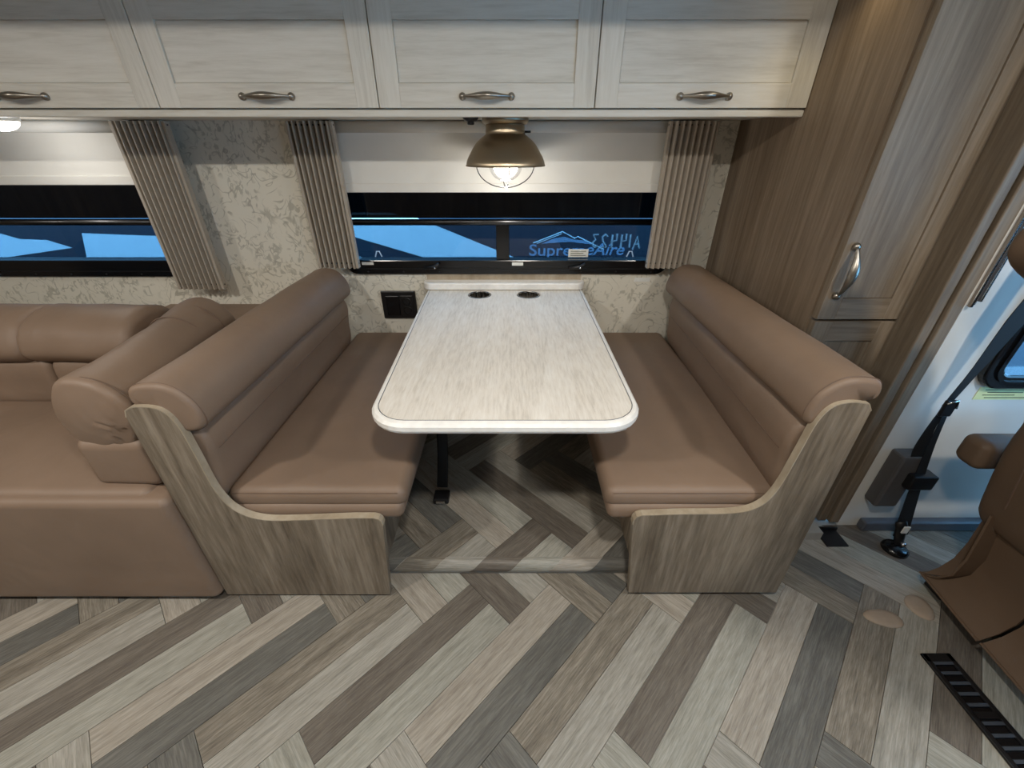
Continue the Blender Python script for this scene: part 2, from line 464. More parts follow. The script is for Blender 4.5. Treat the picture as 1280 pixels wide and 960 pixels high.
def clip(poly, x0, x1, y0, y1):
    for ax, lim, sg in ((0, x0, 1), (0, x1, -1), (1, y0, 1), (1, y1, -1)):
        out = []
        for i in range(len(poly)):
            a, b = poly[i - 1], poly[i]
            ia, ib = sg * (a[ax] - lim) >= 0, sg * (b[ax] - lim) >= 0
            if ia != ib:
                t = (lim - a[ax]) / (b[ax] - a[ax]); out.append((a[0] + (b[0] - a[0]) * t, a[1] + (b[1] - a[1]) * t))
            if ib: out.append(b)
        poly = out
        if len(poly) < 3: return []
    return poly

A = 0.0883          # plank width
B = 2 * A           # the herringbone is laid in pairs of planks
G = 0.0007
CYC = ['pale', 'brown', 'light', 'streak', 'dark', 'beige']
SH = {}
S2 = 2 ** -0.5
def herringbone(parent, u0, w0, area, ztop, thick, edge=None):
    """blocks of two planks; u runs up-right, w runs up-left"""
    def put(cu, cw, along_u, col):
        # plank centre in (u, w)
        x, y = (cu - cw) * S2, (cu + cw) * S2
        ang = R(45) if along_u else R(135)
        hl, hw = 1.5 * B - G, A / 2 - G
        ca, sa = math.cos(ang), math.sin(ang)
        poly = [(x + a * ca - b * sa, y + a * sa + b * ca) for a, b in ((-hl, -hw), (hl, -hw), (hl, hw), (-hl, hw))]
        cl = clip(poly, *area)
        if not cl: return
        ar = abs(sum(cl[i - 1][0] * cl[i][1] - cl[i][0] * cl[i - 1][1] for i in range(len(cl)))) / 2
        if ar < 3e-4: return
        if edge is not None:
            m = len(cl)
            on = [k for k in range(m) if abs(cl[k][1] - area[2]) < 1e-6]
            if len(on) == 2:
                ends = []
                for k in on:
                    nbv = [cl[(k + d) % m] for d in (-1, 1) if abs(cl[(k + d) % m][1] - area[2]) > 1e-6]
                    q = nbv[0] if nbv else cl[k]
                    sl = (q[0] - cl[k][0]) / (q[1] - cl[k][1]) if abs(q[1] - cl[k][1]) > 1e-6 else 0
                    ends.append((cl[k][0], max(-1.0, min(1.0, sl))))
                edge.append((sorted(ends), col))
        whole = ar > 0.999 * 4 * hl * hw
        key = (col, thick)
        if whole and key in SH: me = SH[key]
        else:
            loc = [(-hl, -hw), (hl, -hw), (hl, hw), (-hl, hw)] if whole else [((p[0] - x) * ca + (p[1] - y) * sa, -(p[0] - x) * sa + (p[1] - y) * ca) for p in cl]
            mb = MB().prism(loc, -thick, 0, 'z')
            me = bpy.data.meshes.new('plank'); me.from_pydata(mb.v, [], mb.f); me.validate()
            bm = bmesh.new(); bm.from_mesh(me); bmesh.ops.recalc_face_normals(bm, faces=bm.faces); bm.to_mesh(me); bm.free()
            me.materials.append(PLANK[col])
            if whole: SH[key] = me
        o = bpy.data.objects.new('plank', me); C.objects.link(o); o.parent = parent
        o.location = (x, y, ztop); o.rotation_euler = (0, 0, ang)
    for j in range(-6, 7):
        for i in range(-30, 31):
            bu, bw = u0 + (i + 3 * j) * B, w0 + (-i + 3 * j) * B
            for k in range(2):
                # along-u planks: rows counted by w
                put(bu + 1.5 * B, bw + (k + 0.5) * A, True, CYC[int((-2 * i + k) % 6)])
                put(bu + 3 * B + (k + 0.5) * A, bw + 1.5 * B, False, CYC[int((2 * i + k + 1) % 6)])
herringbone(floor, -0.06, 0.48, (-2.3, 2.05, -0.15, 1.03), 0.0, 0.006)
NOSE = []
herringbone(plat, 0.234, 0.484, (-0.47, 0.45, 0.852, YW), 0.06, 0.006, NOSE)
# rounded nosing at the front of the platform
nose = [(0.852, 0.0596)] + [(0.848 - 0.026 * math.sin(R(a)), 0.0336 + 0.026 * math.cos(R(a))) for a in range(0, 136, 15)] + [(0.838, 0.004)]
arc = [0.0]
for k in range(1, len(nose)): arc.append(arc[-1] + math.hypot(nose[k][0] - nose[k - 1][0], nose[k][1] - nose[k - 1][1]))
MB().prism([(0.853, 0.0005), (0.853, 0.0588)] + [(0.848 - 0.025 * math.sin(R(a)), 0.0336 + 0.025 * math.cos(R(a))) for a in range(0, 136, 15)] + [(0.839, 0.0005)], -0.47, 0.45, 'x').build('nosing_core', M['floor_joint'], plat)
for (a, b), col in NOSE:
    vs = []; fs = []
    for k, (y_, z_) in enumerate(nose):
        for e in (a, b):
            vs.append((max(-0.47, min(0.45, e[0] - e[1] * arc[k])), y_, z_))
    for k in range(len(nose) - 1): fs.append((2 * k, 2 * k + 1, 2 * k + 3, 2 * k + 2))
    o_ = MB().add(vs, fs).build('nosing', PLANK_H[col], plat, smooth=True)

# back wall with two window openings
wall = MB()
wall.box(XL, 0.90, YW, YW + 0.05, 0.0, 0.745)
wall.box(XL, 0.90, YW, YW + 0.05, 1.31, 1.85)
wall.box(-1.45, -0.71, YW, YW + 0.05, 0.745, 1.31)
wall.box(0.66, 0.90, YW, YW + 0.05, 0.745, 1.31)
wall.box(XL, -3.02, YW, YW + 0.05, 0.745, 1.31)
struct(wall.build('wall_back', M['wallpaper']), 'cream wall papered with grey leafy vines', 'wall')

# coach side wall right of the slide-out, with an opening for the cab window
cw = MB()
cw.box(1.19, 1.375, YC, YC + 0.04, 0.0, CEIL)
cw.box(1.375, 2.245, YC, YC + 0.04, 0.0, 0.628)
cw.box(1.375, 2.245, YC, YC + 0.04, 1.24, CEIL)
cw.box(2.245, 2.6, YC, YC + 0.04, 0.0, CEIL)
struct(cw.build('wall_right', M['white_wall']), 'white cab side wall beside the slide-out', 'wall')
rw = MB().box(XL, 1.72, -1.74, -1.70, -0.05, CEIL + 0.05).box(1.72, 2.42, -1.74, -1.70, -0.05, 0.55).box(1.72, 2.42, -1.74, -1.70, 1.2, CEIL + 0.05).box(2.42, XR, -1.74, -1.70, -0.05, CEIL + 0.05)
wdr = thing('window_5', 'cab side window in the wall opposite the dinette', 'window'); wdr['kind'] = 'structure'
MB().box(1.72, 2.42, -1.724, -1.718, 0.55, 1.2).build('pane', M['glass_clear'], wdr)
struct(rw.build('wall_rear', M['panel_v']), 'plain galley wall opposite the dinette', 'wall')
struct(MB().box(XL - 0.04, XL, -1.74, YW + 0.05, -0.05, CEIL + 0.05).build('wall_left', M['panel_v']), 'plain end wall beyond the sofa', 'wall')
fw = MB()  # unseen cab front, added to cut blue daylight; opening sized for that
fw.box(XR, XR + 0.05, -1.74, YC + 0.04, -0.05, 0.55)
fw.box(XR, XR + 0.05, -1.74, YC + 0.04, 1.32, CEIL + 0.05)
fw.box(XR, XR + 0.05, -1.74, -0.9, 0.55, 1.32)
fw.box(XR, XR + 0.05, 0.98, YC + 0.04, 0.55, 1.32)
struct(fw.build('wall_front', M['grey_plastic']), 'unseen dark cab front added around the windscreen to limit daylight', 'wall')
wsn = thing('window_4', 'cab windscreen at the front of the coach', 'window'); wsn['kind'] = 'structure'
MB().box(XR + 0.02, XR + 0.026, -0.9, 0.98, 0.55, 1.32).build('pane', M['glass_clear'], wsn)
ce = MB()
ce.box(XL, XR, -1.74, 0.80, CEIL, CEIL + 0.04)
ce.box(XL, 1.19, 0.76, 0.80, 1.635, CEIL + 0.02)
ce.box(XL, 1.19, 0.80, YW + 0.05, 1.66, 1.70)
ce.box(1.19, XR, 0.80, YC + 0.04, CEIL, CEIL + 0.04)
struct(ce.build('ceiling', M['ceil']), 'white ceiling with the lower slide-out ceiling', 'ceiling')
struct(MB().box(1.15, 1.19, YC + 0.1, YW + 0.05, 0, 1.8).build('wall_slideout_side', M['white_wall']), 'closed side of the slide-out box', 'wall')

# jamb of the slide-out beside the wardrobe
jamb = MB()
jamb.box(1.121, 1.150, YC + 0.008, YC + 0.12, 0.012, CEIL - 0.002)
jamb.box(1.150, 1.157, YC + 0.018, YC + 0.11, 0.012, CEIL - 0.002)
jamb.box(1.157, 1.191, YC, YC + 0.11, 0.012, CEIL - 0.002)
struct(jamb.build('trim_1', M['door_v'], bevel=0.004), 'tall grooved oak jamb between wardrobe and cab wall', 'trim')
ch = thing('chrome_track', 'pair of upright chrome strips on white cab wall beside the oak jamb', 'track')
MB().box(1.193, 1.201, YC - 0.012, YC, 0.835, CEIL).build('strip', M['chrome'], ch, bevel=0.002)
MB().box(1.210, 1.217, YC - 0.012, YC, 0.85, CEIL).build('strip', M['chrome'], ch, bevel=0.002)
MB().box(1.201, 1.210, YC - 0.005, YC, 0.84, CEIL).build('channel', M['grey_plastic'], ch)
fb = thing('floor_bracket', 'small black angle bracket on floor at foot of oak jamb', 'bracket')
MB().box(1.09, 1.165, 0.935, 1.0, 0.0, 0.006).build('plate', M['black'], fb, bevel=0.001)
MB().box(1.09, 1.165, 1.0, 1.006, 0.0, 0.02).build('lip', M['black'], fb)

# ------------------------------------------------------------------ windows
def window(name, x0, x1, z0, z1, ztop_glass, label, mull, glass_z=(0.758, 0.905), bar=(0.902, 0.928), fr=0.045, y=YW, corner=0.055):
    wroot = thing(name, label, 'window'); wroot['kind'] = 'structure'
    MB().ring(rrect(x0, x1, z0, z1, corner), rrect(x0 + fr, x1 - fr, glass_z[0], z1 - fr, 0.02), y - 0.014, y + 0.05).build('window_frame', M['black_gloss'], wroot, bevel=0.004)
    MB().ring(rrect(x0 + 0.02, x1 - 0.02, z0 + 0.022, z1 - 0.02, corner * 0.8), rrect(x0 + 0.024, x1 - 0.024, z0 + 0.026, z1 - 0.024, corner * 0.8), y - 0.017, y - 0.01).build('frame_bead', M['black'], wroot)
    MB().tube([(x0 + fr * 0.6, y + 0.004, (bar[0] + bar[1]) / 2), (x1 - fr * 0.6, y + 0.004, (bar[0] + bar[1]) / 2)], (bar[1] - bar[0]) / 2, 14).build('crossbar', M['bar_metal'], wroot, smooth=True)
    for m in mull:
        MB().box(m[0], m[1], y + 0.0, y + 0.045, glass_z[0] - 0.005, bar[0] + 0.005).build('mullion', M['black_gloss'], wroot, bevel=0.002)
    xs = [x0 + fr] + [q for m in mull for q in m] + [x1 - fr]
    for i in range(0, len(xs), 2):
        MB().box(xs[i], xs[i + 1], y + 0.030, y + 0.034, glass_z[0], bar[0]).build('pane', M['glass_tint'], wroot)
    MB().box(x0 + fr, x1 - fr, y + 0.030, y + 0.034, bar[1], z1 - fr).build('pane', M['glass_dark'], wroot)
    n = int((x1 - x0) / 0.16)
    for i in range(n):
        xx = x0 + 0.1 + i * 0.16
        MB().lathe([(0, -0.004), (0.003, -0.003), (0.004, 0)], (xx, y - 0.014, z0 + 0.012), 10, 'y').build('screw', M['black'], wroot, smooth=True)
    return wroot

win2 = window('window_2', -0.75, 0.702, 0.695, 1.33, 1.03, 'wide black-framed window above the dinette table', [(-0.07, -0.012)])
win1 = window('window_1', -3.06, -1.41, 0.684, 1.33, 1.03, 'black-framed window above the sofa', [(-3.02, -2.97)])
# latches, labels and handwriting on the dinette window
for xx in (-0.365, 0.285):
    MB().tube([(xx - 0.03, YW - 0.02, 0.724), (xx + 0.02, YW - 0.024, 0.73), (xx + 0.04, YW - 0.03, 0.746)], [0.008, 0.009, 0.006], 8).build('latch', M['black'], win2, smooth=True)
    MB().lathe([(0, -0.006), (0.004, -0.004), (0.004, 0)], (xx + 0.02, YW - 0.03, 0.728), 10, 'y').build('latch_pin', M['chrome'], win2, smooth=True)
MB().box(-0.672, -0.62, YW - 0.0165, YW - 0.014, 0.738, 0.750).build('sticker', M['paper'], win2)
MB().box(0.0, 0.05, YW - 0.0165, YW - 0.014, 0.735, 0.749).build('sticker', M['paper'], win2)
lab = MB().box(0.255, 0.345, YW + 0.0272, YW + 0.0292, 0.762, 0.797).build('sticker', M['paper'], win2)
for k in range(3): MB().box(0.265, 0.335 - 0.012 * (k % 2), YW + 0.0262, YW + 0.0272, 0.787 - k * 0.009, 0.7895 - k * 0.009).build('print_line', M['ink'], lab)
for xx in (-0.605, 0.535):
    MB().tube([(xx - 0.015, YW + 0.026, 0.764), (xx - 0.006, YW + 0.026, 0.788), (xx + 0.006, YW + 0.026, 0.788), (xx + 0.015, YW + 0.026, 0.764)], 0.0028, 6).build('vent_mark', M['marker'], win2)
# mirrored writing put on the outside of the glass
GL = {'A': [[(0, 0), (.5, 1), (1, 0)], [(.2, .4), (.8, .4)]], '1': [[(.5, 1), (.5, 0)]], '4': [[(.75, 0), (.75, 1)], [(.1, 1), (.1, .5), (.75, .5)]],
      '2': [[(.05, .8), (.4, 1), (.85, .85), (.7, .5), (.1, 0), (.95, 0)]], '3': [[(.05, .95), (.8, 1), (.45, .6), (.9, .35), (.5, 0), (.05, .1)]]}
xr = 0.575
for chr_ in 'A14423':
    gw = 0.030; gh = 0.056
    hz = 0.806 if chr_ != 'A' else 0.798
    ww = gw if chr_ != '1' else 0.008
    for st in GL[chr_]:
        MB().tube([(xr - p[0] * ww, YW + 0.038, hz + p[1] * gh - p[0] * 0.006) for p in st], 0.0048, 6).build('marker_stroke', M['marker'], win2)
    xr -= ww + 0.012
random.seed(3)
for xx in (0.13, 0.19, 0.225, 0.27, 0.30, 0.33, 0.37, 0.42, 0.455, 0.50, 0.545, 0.585):
    d = random.uniform(-.006, .01)
    MB().tube([(xx - 0.010, YW + 0.038, 0.947 + d * .4), (xx, YW + 0.038, 0.950 + d), (xx + 0.012, YW + 0.038, 0.944 - d * .5)], 0.0022, 5).build('marker_stroke', M['marker'], win2)

# cab window
wroot = thing('window_3', 'black-framed cab window behind the seat belt', 'window'); wroot['kind'] = 'structure'
MB().ring(rrect(1.338, 2.28, 0.592, 1.27, 0.06), rrect(1.385, 2.235, 0.637, 1.23, 0.03), YC - 0.022, YC + 0.04).build('window_frame', M['black_gloss'], wroot, bevel=0.006)
MB().ring(rrect(1.36, 2.26, 0.614, 1.25, 0.05), rrect(1.366, 2.254, 0.620, 1.244, 0.05), YC - 0.028, YC - 0.02).build('frame_bead', M['black_gloss'], wroot)
MB().box(1.38, 2.24, YC + 0.015, YC + 0.019, 0.63, 1.235).build('pane', M['glass_tint_light'], wroot)

# ------------------------------------------------------------------ outside: neighbouring coach on the lot
YN = 6.8
struct(MB().box(-30, 30, 1.95, 40, -1.25, -1.2).build('ground', M['asphalt']), 'grey asphalt lot outside the windows', 'ground')
nb = thing('motorhome', 'navy and white motorhome parked outside the windows', 'motorhome')
MB().box(-12.5, 4.5, YN, YN + 2.3, -0.75, 2.3).build('body', M['navy'], nb, bevel=0.05)
MB().box(-12.3, 4.3, YN + 0.1, YN + 2.2, -1.2, -0.75).build('underbody', M['asphalt'], nb)
S = lambda pts: [(2 * p[0], 1.2 + 2 * (p[1] - 1.2)) for p in pts]
def sw(poly): return MB().prism(S(poly), YN - 0.012, YN + 0.01, 'y').build('graphic_stripe', M['coach_white'], nb)
sw([(-1.75, 0.72), (-0.76, 0.72), (0.14, 0.365), (0.30, 0.25), (-0.2, 0.25), (-0.643, 0.39), (-1.274, 0.578)])
sw([(-3.41, 0.60), (-2.78, 0.577), (-2.0, 0.50), (-2.6, 0.25), (-3.5, 0.25), (-3.475, 0.39)])
sw([(-4.9, 0.70), (-4.1, 0.61), (-3.93, 0.555), (-3.72, 0.548), (-3.55, 0.488), (-4.2, 0.402), (-5.2, 0.30)])
sw([(-1.4, 0.752), (-0.95, 0.752), (-0.87, 0.735), (-1.4, 0.735)])
text_mesh('lettering', 'Suprem', 0.25, (0.28, YN - 0.006, -0.345), M['decal'], nb, width=0.90, offset=0.003)
text_mesh('lettering', 'eAire', 0.26, (1.20, YN - 0.006, -0.335), M['decal'], nb, width=0.62, shear=0.25, offset=0.003)
def ml(pts, r): MB().tube([(p[0], YN - 0.006, p[1]) for p in S(pts)], r, 6).build('mountain_line', M['coach_white'], nb)
ml([(0.17, 0.525), (0.40, 0.612), (0.50, 0.562), (0.525, 0.575), (0.74, 0.475)], 0.009)
ml([(0.20, 0.522), (0.395, 0.596)], 0.006)
MB().prism(S([(0.24, 0.52), (0.34, 0.562), (0.42, 0.572), (0.50, 0.55), (0.58, 0.545), (0.66, 0.512), (0.55, 0.525), (0.47, 0.535), (0.38, 0.53)]), YN - 0.01, YN, 'y').build('mountain', M['decal'], nb)

# ------------------------------------------------------------------ shades and curtains
def shade(x0, x1, zb, label):
    s = thing('roller_shade', label, 'shade')
    MB().box(x0, x1, YW - 0.034, YW - 0.031, zb + 0.03, 1.283).build('fabric', M['shade'], s)
    MB().box(x0, x1, YW - 0.041, YW - 0.026, zb, zb + 0.034).build('bottom_rail', M['shade'], s, bevel=0.003)
    MB().tube([(x0, YW - 0.034, 1.262), (x1, YW - 0.034, 1.262)], 0.02, 12).build('roller', M['shade'], s, smooth=True)
shade(-0.69, 0.63, 1.035, 'white roller shade half lowered over the window above the table')
shade(-3.0, -1.45, 1.062, 'white roller shade half lowered over the window above the sofa')

def curtain(x0, x1, z0, label, n=9, y=YW - 0.100):
    c = thing('pleated_curtain', label, 'curtain', 'folded pleated curtains')
    z1 = 1.278; p = (x1 - x0) / n; d = 0.026
    for i in range(n):
        xa = x0 + i * p; th = 0.0022
        xf = xa + p * 0.72
        prof = [(xa, y + d), (xf - th, y), (xf + th, y), (xa + p, y + d), (xa + p, y + d + 0.003), (xf, y + 0.006), (xa, y + d + 0.003)]
        MB().prism(prof, z0, z1, 'z').build('pleat', M['curtain'], c)
    MB().box(x0 - 0.012, x0, y + d - 0.02, y + d + 0.006, z0, z1).build('end_strip', M['curtain'], c, bevel=0.002)
    MB().box(x1, x1 + 0.012, y + d - 0.02, y + d + 0.006, z0, z1).build('end_strip', M['curtain'], c, bevel=0.002)
    for zz in (z0 + 0.02, z1 - 0.012):
        MB().tube([(x0 - 0.014, y + 0.018, zz), (x1 + 0.014, y + 0.018, zz)], 0.003, 6).build('cord', M['black'], c)
curtain(-1.465, -1.285, 0.65, 'greige pleated curtain stacked beside the sofa window', 8)
curtain(-0.820, -0.672, 0.742, 'greige pleated curtain between papered wall and table window', 7)
curtain(0.592, 0.752, 0.742, 'greige pleated curtain between the table window and the wardrobe', 7)

# ------------------------------------------------------------------ overhead cabinets
def bow_handle(name, a, b, out, parent, mat):
    """cup-bow pull between two rosettes; out = unit vector away from the door"""
    a, b, out = Vector(a), Vector(b), Vector(out); L = (b - a).length
    pts = []; rad = []
    for i in range(21):
        t = i / 20; s_ = math.sin(math.pi * t)
        pts.append(a.lerp(b, t) + out * (0.006 + 0.024 * s_ ** 0.8)); rad.append(0.0045 + 0.0085 * s_ ** 2)
    h = MB().tube(pts, rad, 12, flat=(1.0, 0.8)).build(name, mat, parent, smooth=True)
    for q in (a, b):
        d = out.normalized()
        MB().tube([q, q + d * 0.004, q + d * 0.010, q + d * 0.013], [0.010, 0.0105, 0.008, 0.003], 14).build('rosette', mat, parent, smooth=True)
    return h
YF = 1.467; CZ0, CZ1 = 1.297, 1.575
def overhead(x0, x1, hx, label, hand_x=None):
    c = thing('overhead_cabinet', label, 'cabinet', 'overhead cabinets')
    MB().box(x0, x1, YF + 0.021, YW, 1.287, 1.658).build('body', M['white_h'], c)
    g = 0.0016
    d = MB().box(x0 + g, x1 - g, YF + 0.008, YF + 0.020, CZ0, CZ1).build('door', M['white_h'], c)
    px0, px1, pz0, pz1 = x0 + 0.066, x1 - 0.064, 1.357, 1.4985
    MB().box(x0 + g, px0, YF, YF + 0.009, CZ0, CZ1).build('stile', M['white_v'], d, bevel=0.0012)
    MB().box(px1, x1 - g, YF, YF + 0.009, CZ0, CZ1).build('stile', M['white_v'], d, bevel=0.0012)
    MB().box(px0, px1, YF, YF + 0.009, CZ0, pz0).build('rail', M['white_h'], d, bevel=0.0012)
    MB().box(px0, px1, YF, YF + 0.009, pz1, CZ1).build('rail', M['white_h'], d, bevel=0.0012)
    MB().box(px0 + 0.002, px1 - 0.002, YF + 0.006, YF + 0.010, pz0 + 0.002, pz1 - 0.002).build('door_panel', M['white_h'], d)
    MB().box(x0, x1, YF + 0.004, YF + 0.021, 1.579, 1.658).build('fascia', M['white_h'], c)
    bow_handle('handle', (hx - 0.072, YF, 1.325), (hx + 0.072, YF, 1.325), (0, -1, 0), d, M['pewter'])
XS = [-2.36, -1.71, -1.05, -0.396, 0.246, 0.879]
overhead(XS[4], XS[5], 0.567, 'white wood overhead cabinet next to the wardrobe')
overhead(XS[3], XS[4], -0.074, 'white wood overhead cabinet with the dome lamp beneath it')
overhead(XS[2], XS[3], -0.722, 'white wood overhead cabinet above the papered wall between the two windows')
overhead(XS[1], XS[2], -1.446, 'white wood overhead cabinet above the sofa window')
struct(MB().box(XS[0], 0.878, YF + 0.004, YF + 0.024, 1.2745, 1.293).build('trim_2', M['white_h'], bevel=0.003), 'pale light rail strip under the overhead cabinets', 'trim')
struct(MB().box(XS[0], 0.878, YF + 0.024, YW, 1.2835, 1.287).build('trim_3', M['white_h']), 'pale underside board of the overhead cabinets', 'trim')

# ------------------------------------------------------------------ dome lamp and puck lamp under the cabinets
lp = thing('dome_lamp', 'brushed bronze dome lamp with wire-caged bulb under overhead cabinet', 'lamp')
LC = (-0.0225, 1.62, 1.142)
MB().lathe([(0, 0.141), (0.076, 0.141), (0.078, 0.136), (0.078, 0.127), (0.074, 0.123), (0.070, 0.119), (0, 0.119)], LC, 48).build('canopy', M['bronze'], lp, smooth=True)
MB().lathe([(0.064, 0.122), (0.066, 0.118), (0.066, 0.104), (0.067, 0.100), (0.067, 0.090), (0.069, 0.088), (0.0, 0.088)], LC, 48).build('neck', M['bronze'], lp, smooth=True)
dp = [(0.0, 1.0), (0.1, 0.985), (0.25, 0.94), (0.44, 0.86), (0.6, 0.79), (0.74, 0.71), (0.87, 0.60), (1.0, 0.48)]
dome = [(0.137 * r_, 0.092 * h_) for h_, r_ in reversed(dp)] + [(0.139, -0.001), (0.138, -0.004), (0.134, -0.003)] + [(0.133 * r_, 0.088 * h_) for h_, r_ in dp]
dome = [tuple(q) for q in smooth_path(dome, 3)]
MB().lathe(dome, LC, 56).build('shade', M['bronze'], lp, smooth=True)
MB().lathe([(0.0001, -0.052)] + [(0.058 * math.sin(R(a)), -0.004 - 0.048 * math.cos(R(a))) for a in range(10, 91, 10)] + [(0.055, 0.04)], LC, 32).build('glass_jar', M['glass_clear'], lp, smooth=True)
MB().lathe([(0.0001, -0.044)] + [(0.044 * math.sin(R(a)), -0.002 - 0.042 * math.cos(R(a))) for a in range(15, 166, 15)] + [(0.0001, 0.038)], LC, 20).build('bulb', M['bulb'], lp, smooth=True)
for k in range(2):
    a = R(8 + 90 * k)
    MB().tube([(LC[0] + 0.102 * math.cos(R(t)) * math.cos(a), LC[1] + 0.102 * math.cos(R(t)) * math.sin(a), LC[2] - 0.072 * math.sin(R(t))) for t in range(0, 181, 10)], 0.0018, 6).build('cage_wire', M['black'], lp, smooth=True)
MB().tube([(LC[0] + 0.066, LC[1] - 0.012, LC[2] + 0.098), (LC[0] + 0.085, LC[1] - 0.016, LC[2] + 0.098)], 0.0035, 8).build('switch', M['black'], lp, smooth=True)
ld = bpy.data.lights.new('lamp_light', 'POINT'); ld.energy = 2.0; ld.color = (1.0, 0.95, 0.87); ld.shadow_soft_size = 0.03
lo = bpy.data.objects.new('lamp_light', ld); C.objects.link(lo); lo.parent = lp; lo.location = (LC[0], LC[1], LC[2] - 0.062)

pk = thing('puck_lamp', 'small white glowing puck lamp under the cabinet above sofa window', 'lamp')
MB().lathe([(0, 0), (0.05, 0), (0.05, -0.010), (0.046, -0.014)], (-1.69, 1.60, 1.283), 28).build('housing', M['paper'], pk, smooth=True)
MB().lathe([(0.046, -0.012)] + [(0.046 * math.cos(R(a)), -0.012 - 0.03 * math.sin(R(a))) for a in range(10, 90, 10)] + [(0.0001, -0.042)], (-1.69, 1.60, 1.283), 28).build('diffuser', M['bulb'], pk, smooth=True)
ld = bpy.data.lights.new('puck_light', 'POINT'); ld.energy = 1.1; ld.color = (1.0, 0.97, 0.93); ld.shadow_soft_size = 0.03
lo = bpy.data.objects.new('puck_light', ld); C.objects.link(lo); lo.parent = pk; lo.location = (-1.69, 1.60, 1.205)

sn = thing('cabinet_latch', 'small black knob under overhead cabinet beside the dome lamp', 'knob')
MB().lathe([(0, 0), (0.026, 0), (0.025, -0.008), (0.018, -0.016), (0, -0.016)], (-0.132, 1.55, 1.283), 24).build('base', M['black'], sn, smooth=True)
MB().lathe([(0.011, -0.012), (0.011, -0.024), (0.008, -0.026), (0, -0.026)], (-0.132, 1.55, 1.283), 16).build('tip', M['black'], sn, smooth=True)

# ------------------------------------------------------------------ wardrobe
wd = thing('wardrobe', 'tall taupe oak wardrobe with two front doors beside the dinette', 'wardrobe')
MB().box(0.879, 0.897, 1.142, YW, 0.06, 1.658).build('side_panel', M['panel_dark'], wd)
MB().box(0.897, 1.14, 1.142, YW - 0.02, 0.06, 1.658).build('body', M['panel_dark'], wd)
def ward_door(z0, z1, has_handle, rail_lo=None, rail_hi=None):
    x0, x1 = 0.884, 1.128; y = 1.118
    d = MB().box(x0, x1, y + 0.008, y + 0.022, z0, z1).build('door', M['door_v'], wd)
    MB().box(x0, x0 + 0.052, y, y + 0.009, z0, z1).build('stile', M['door_v'], d, bevel=0.0012)
    MB().box(x1 - 0.052, x1, y, y + 0.009, z0, z1).build('stile', M['door_v'], d, bevel=0.0012)
    MB().box(x0 + 0.052, x1 - 0.052, y, y + 0.009, z0, z0 + 0.062).build('rail', M['door_h'], d, bevel=0.0012)
    MB().box(x0 + 0.052, x1 - 0.052, y, y + 0.009, z1 - 0.062, z1).build('rail', M['door_h'], d, bevel=0.0012)
    MB().box(x0 + 0.053, x1 - 0.053, y + 0.005, y + 0.010, z0 + 0.063, z1 - 0.063).build('door_panel', M['door_v'], d)
    if has_handle: bow_handle('handle', (0.911, y, 0.835), (0.911, y, 0.969), (0, -1, 0), d, M['pewter'])
ward_door(0.764, 1.652, True)
ward_door(0.08, 0.757, False)

